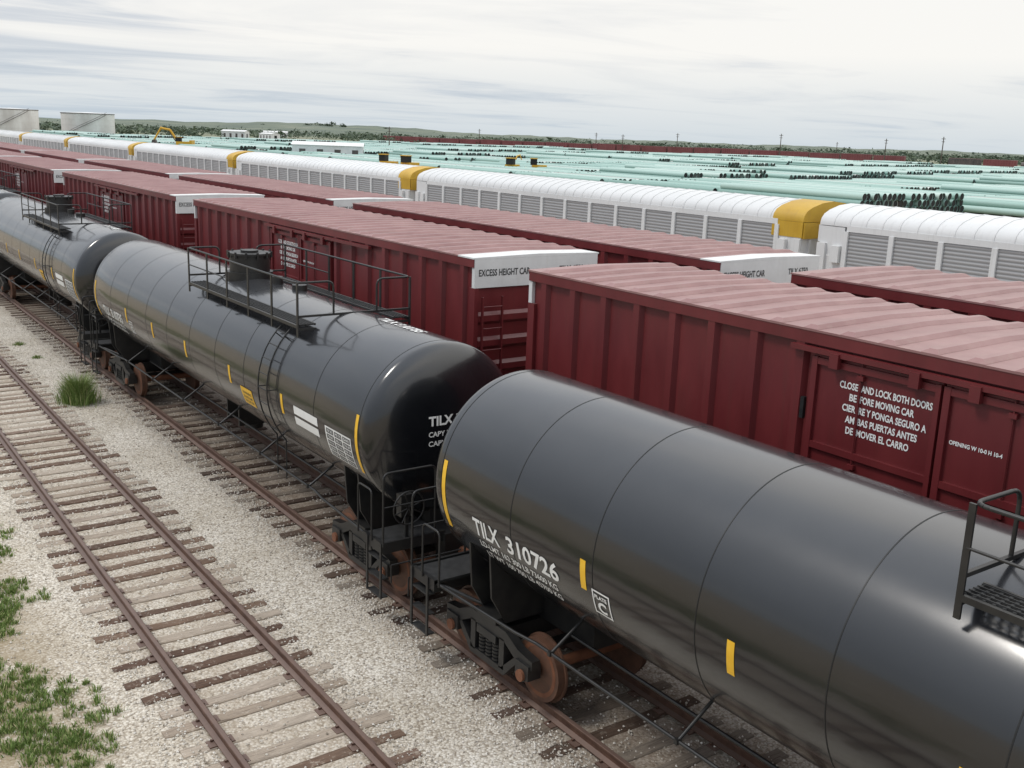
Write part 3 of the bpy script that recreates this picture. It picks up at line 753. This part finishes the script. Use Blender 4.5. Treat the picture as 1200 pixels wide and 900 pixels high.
Fv=Vector((math.sin(psi),math.cos(psi)));Rv=Vector((math.cos(psi),-math.sin(psi)))
def at(depth,lat): 
    p=Fv*depth+Rv*lat; return p.x,p.y
storage_tank(*at(540,-261),12.5,12.0); storage_tank(*at(540,-222),12.8,11.2)

def shed(x,y,w,d,h,rot,name='metal_shed'):
    e=obj(name,None,loc=(x,y,0),rot=rot); b=MB()
    b.prism([(-w/2,0),(w/2,0),(w/2,h),(0,h+w*0.1),(-w/2,h)],-d/2,d/2,'sheet'); 
    obj('walls',b.mesh('walls'),e)
    b=MB(); 
    for s in (-1,1):
        b.add([(s*(w/2+0.3),-d/2-0.3,h-0.02),(s*(w/2+0.3),d/2+0.3,h-0.02),(0,d/2+0.3,h+w*0.1+0.06),(0,-d/2-0.3,h+w*0.1+0.06)],[(0,1,2,3)],'white')
    obj('roof_sheets',b.mesh('roof_sheets'),e)
    b=MB()
    for i in range(4): b.box(-w/2-0.03,-w/2+0.01,-d/2+d*(i+0.25)/4,-d/2+d*(i+0.6)/4,0,h*0.7,'farsteel')
    b.box(-1.2,1.2,-d/2-0.03,-d/2+0.01,0,h*0.7,'dark')
    obj('doors',b.mesh('doors'),e)
shed(*at(290,-53),8,19,3.6,math.radians(60)); shed(*at(700,-190),9,16,4.5,math.radians(50)); shed(*at(900,-210),10,20,4,math.radians(70))
shed(*at(720,-172),8,12,3.5,math.radians(20)); 

def excavator(x,y,rot,s=1.0):
    e=obj('excavator',None,loc=(x,y,0),rot=rot); e.scale=(s,s,s)
    b=MB()
    for sx in (-1,1):
        b.prism([(-2.2,0.45),(-1.9,0.05),(1.9,0.05),(2.2,0.45),(1.9,0.9),(-1.9,0.9)],sx*1.0,sx*1.6,'dark',axis='x')
    obj('tracks',recalc(b.mesh('tracks')),e)
    b=MB(); b.box(-1.5,1.5,-2.4,1.6,1.1,2.2,'equip'); b.box(-1.5,-0.5,0.2,1.7,2.2,3.3,'dark'); b.box(-1.52,-0.48,0.1,1.8,3.3,3.42,'equip'); b.box(-1.4,1.4,-2.7,-2.0,1.2,2.6,'equip'); obj('house',b.mesh('house'),e)
    b=MB(); b.tube([(0.2,1.4,1.9),(0.2,3.6,5.2),(0.2,6.2,5.6)],0.3,'equip',8); b.tube([(0.2,5.9,5.9),(0.2,8.0,2.4)],0.24,'equip',8); b.cyl((0.2,2.2,2.2),(0.2,3.8,4.7),0.12,'farsteel',8)
    b.prism([(7.6,2.5),(8.4,2.4),(8.7,1.4),(8.0,0.9),(7.3,1.5)],-0.4,0.9,'farsteel',axis='x'); obj('boom_arm',b.mesh('boom_arm'),e)
excavator(*at(330,-106),math.radians(55),1.15); excavator(*at(270,-2),math.radians(-70),0.55)
def loader(x,y,rot):
    e=obj('wheel_loader',None,loc=(x,y,0),rot=rot); b=MB()
    b.box(-1.1,1.1,-3,0,0.9,2.2,'equip'); b.box(-0.8,0.8,0.1,2,0.8,1.7,'equip'); b.box(-0.8,0.8,-1.0,0.3,2.2,3.4,'dark'); b.box(-0.9,0.9,-1.1,0.4,3.4,3.55,'equip')
    b.tube([(0.7,1.0,1.6),(0.7,3.6,1.0)],0.15,'equip',6); b.tube([(-0.7,1.0,1.6),(-0.7,3.6,1.0)],0.15,'equip',6)
    b.prism([(3.4,1.5),(3.5,0.2),(4.6,0.3),(3.8,0.5)],-1.4,1.4,'equip',axis='x'); obj('body',b.mesh('body'),e)
    b=MB()
    for sx in (-1,1):
        for y_ in (-2,1.4): b.cyl((sx*0.9,y_,0.75),(sx*1.4,y_,0.75),0.75,'dark',18)
    obj('wheels',b.mesh('wheels'),e)
loader(*at(205,-27),0.6); loader(*at(212,-2),2.2); loader(*at(216,2.5),1.0); loader(*at(200,-22),1.9)

def upole(x,y,h):
    e=obj('utility_pole',None,loc=(x,y,0)); b=MB()
    b.cyl((0,0,0),(0,0,h),0.28,'pole',10,r2=0.18); obj('pole_shaft',b.mesh('pole_shaft'),e)
    b=MB(); b.box(-1.4,1.4,-0.1,0.1,h-1.0,h-0.8,'pole'); b.box(-1.1,1.1,-0.1,0.1,h-2.2,h-2.0,'pole')
    for xx in (-1.2,-0.4,0.4,1.2): b.cyl((xx,0,h-0.8),(xx,0,h-0.5),0.07,'sheet',6)
    obj('crossarms',b.mesh('crossarms'),e)
for d,l,h in ((560,138,14),(520,180,13),(455,182,14),(640,95,13),(700,50,12),(760,-30,12),(620,60,11),(800,240,12),(480,-60,10)): upole(*at(d,l),h)

# ------------------------------------------------------------------ hills + trees
def hills():
    vs=[];fs=[]; n=260
    for i in range(n):
        az=math.radians(-25+i*135/n)
        azd=math.degrees(az)
        h=8.5+0.8*math.sin(azd*0.9)+0.6*math.sin(azd*2.3+1)+0.4*math.sin(azd*6.1)+8.5*math.exp(-((azd-25.5)/6.5)**2)+3*math.exp(-((azd-15)/5)**2)
        for d,k in ((1200,-0.05),(1500,0.55),(1800,1.0),(2200,0.6),(2600,-0.05)):
            vs.append((d*math.sin(az),d*math.cos(az),h*k))
    for i in range(n-1):
        for j in range(4): a=i*5+j; fs.append((a,a+1,a+6,a+5))
    me=bpy.data.meshes.new('hills'); me.from_pydata(vs,[],fs); me.materials.append(M['hill'])
    for p in me.polygons: p.use_smooth=True
    obj('hills',recalc(me))
hills()
def trees():
    vs=[];fs=[]
    def tree(x,y,h,w,z=0,nl=70):
        lobes=[(x+random.uniform(-.35,.35)*w,y+random.uniform(-.35,.35)*w,z+h*random.uniform(.15,.65),random.uniform(.25,.42)*w) for _ in range(5)]
        for _ in range(nl):
            lx,ly,lz,lr=random.choice(lobes)
            v=Vector((random.gauss(0,1),random.gauss(0,1),random.gauss(0,.8))).normalized()*lr*random.uniform(.5,1.0)
            c=Vector((lx+v.x,ly+v.y,max(z+0.2,lz+v.z*h/w))); s=w*random.uniform(.07,.15); o=len(vs)
            for k in range(3):
                q=Vector((random.uniform(-1,1),random.uniform(-1,1),random.uniform(-.8,.8)))*s; vs.append(tuple(c+q))
            fs.append((o,o+1,o+2))
    for _ in range(2900):
        d=random.uniform(680,1950); az=math.radians(random.uniform(-12,80))
        h=random.uniform(2.4,5.4)*(1+d/2600); tree(d*math.sin(az),d*math.cos(az),h,h*random.uniform(1.6,3.2),0,36)
    for azd,d,h,z in ((24.4,1650,9,10),(24.9,1650,8,10),(25.5,1650,10,11),(26.1,1660,8,11),(22,1600,6,7),(28.5,1660,5,10),(8,620,6,0),(9,640,5,0),(11,700,7,0),(12.5,690,6,0),(14,720,6,0)):
        az=math.radians(azd); tree(d*math.sin(az),d*math.cos(az),h,h*1.7,z,260)
    me=bpy.data.meshes.new('distant_trees'); me.from_pydata(vs,[],fs); me.materials.append(M['leaf']); obj('distant_trees',me)
trees()

# ------------------------------------------------------------------ world
w=bpy.data.worlds.new('World'); scene.world=w; w.use_nodes=True; nt=w.node_tree
bg=nt.nodes['Background']
SUN_EL,SUN_AZ=math.radians(55),math.radians(-60)
sky=N(nt,'ShaderNodeTexSky',sky_type='NISHITA'); sky.sun_disc=False; sky.sun_elevation=SUN_EL; sky.sun_rotation=SUN_AZ; sky.dust_density=3
tc=N(nt,'ShaderNodeTexCoord'); s=N(nt,'ShaderNodeSeparateXYZ'); nt.links.new(tc.outputs['Generated'],s.inputs[0])
z=mathn(nt,'MAXIMUM',s.outputs[2],0.0); zd=mathn(nt,'ADD',z,0.035)
cx=mathn(nt,'DIVIDE',s.outputs[0],zd); cy=mathn(nt,'DIVIDE',s.outputs[1],zd)
c=N(nt,'ShaderNodeCombineXYZ'); nt.links.new(cx,c.inputs[0]); nt.links.new(cy,c.inputs[1])
mp=N(nt,'ShaderNodeMapping'); mp.inputs['Rotation'].default_value=(0,0,math.radians(36)); mp.inputs['Scale'].default_value=(0.30,0.50,1); mp.inputs['Location'].default_value=(1.3,0.4,0)
nt.links.new(c.outputs[0],mp.inputs[0])
n1=noise(nt,mp.outputs[0],0.9,10,0.60,0.6)
n2=noise(nt,mp.outputs[0],0.33,3,0.5,0.2)
f=mathn(nt,'ADD',mathn(nt,'MULTIPLY',n1.outputs['Fac'],0.62),mathn(nt,'MULTIPLY',n2.outputs['Fac'],0.38))
f=mathn(nt,'ADD',f,mathn(nt,'MULTIPLY',mathn(nt,'SUBTRACT',s.outputs[0],0.50),0.18))
cr=ramp(nt,[(0.33,(0.56,0.61,0.68)),(0.41,(0.72,0.75,0.79)),(0.475,(0.92,0.915,0.90)),(0.54,(1.0,0.985,0.95))]); nt.links.new(f,cr.inputs[0])
hz=N(nt,'ShaderNodeMapRange'); hz.inputs[1].default_value=0.0; hz.inputs[2].default_value=0.08; hz.inputs[3].default_value=0.70; hz.inputs[4].default_value=0.0; nt.links.new(z,hz.inputs[0])
col=mix(nt,hz.outputs[0],cr.outputs[0],(0.56,0.66,0.74))
zz=N(nt,'ShaderNodeMapRange'); zz.inputs[1].default_value=0.15; zz.inputs[2].default_value=0.85; zz.inputs[3].default_value=1.0; zz.inputs[4].default_value=1.95; nt.links.new(z,zz.inputs[0])
vm=N(nt,'ShaderNodeVectorMath',operation='SCALE'); nt.links.new(col,vm.inputs[0]); nt.links.new(zz.outputs[0],vm.inputs['Scale'])
sm_=N(nt,'ShaderNodeVectorMath',operation='SCALE'); nt.links.new(sky.outputs[0],sm_.inputs[0]); sm_.inputs['Scale'].default_value=0.1
fin=mix(nt,0.93,sm_.outputs[0],vm.outputs[0])
nt.links.new(fin,bg.inputs['Color']); bg.inputs['Strength'].default_value=1.0

sl=bpy.data.lights.new('sun','SUN'); sl.energy=1.5; sl.angle=math.radians(14); sl.color=(1,0.95,0.88)
so=bpy.data.objects.new('sun',sl); scene.collection.objects.link(so)
d=Vector((math.sin(SUN_AZ)*math.cos(SUN_EL),math.cos(SUN_AZ)*math.cos(SUN_EL),math.sin(SUN_EL)))
so.rotation_euler=d.to_track_quat('Z','Y').to_euler()

# ------------------------------------------------------------------ camera
cam=bpy.data.cameras.new('camera'); co=bpy.data.objects.new('camera',cam); scene.collection.objects.link(co); scene.camera=co
cam.lens=36; cam.sensor_width=36; cam.clip_end=20000; cam.clip_start=0.1
pitch=math.radians(13.6); roll=math.radians(2.06)
Mx=Matrix.Rotation(-psi,4,'Z')@Matrix.Rotation(math.pi/2-pitch,4,'X')@Matrix.Rotation(roll,4,'Z')
Mx.translation=(0,0,7.6+RT); co.matrix_world=Mx
scene.view_settings.view_transform='Standard'; scene.view_settings.look='None'; scene.view_settings.exposure=0
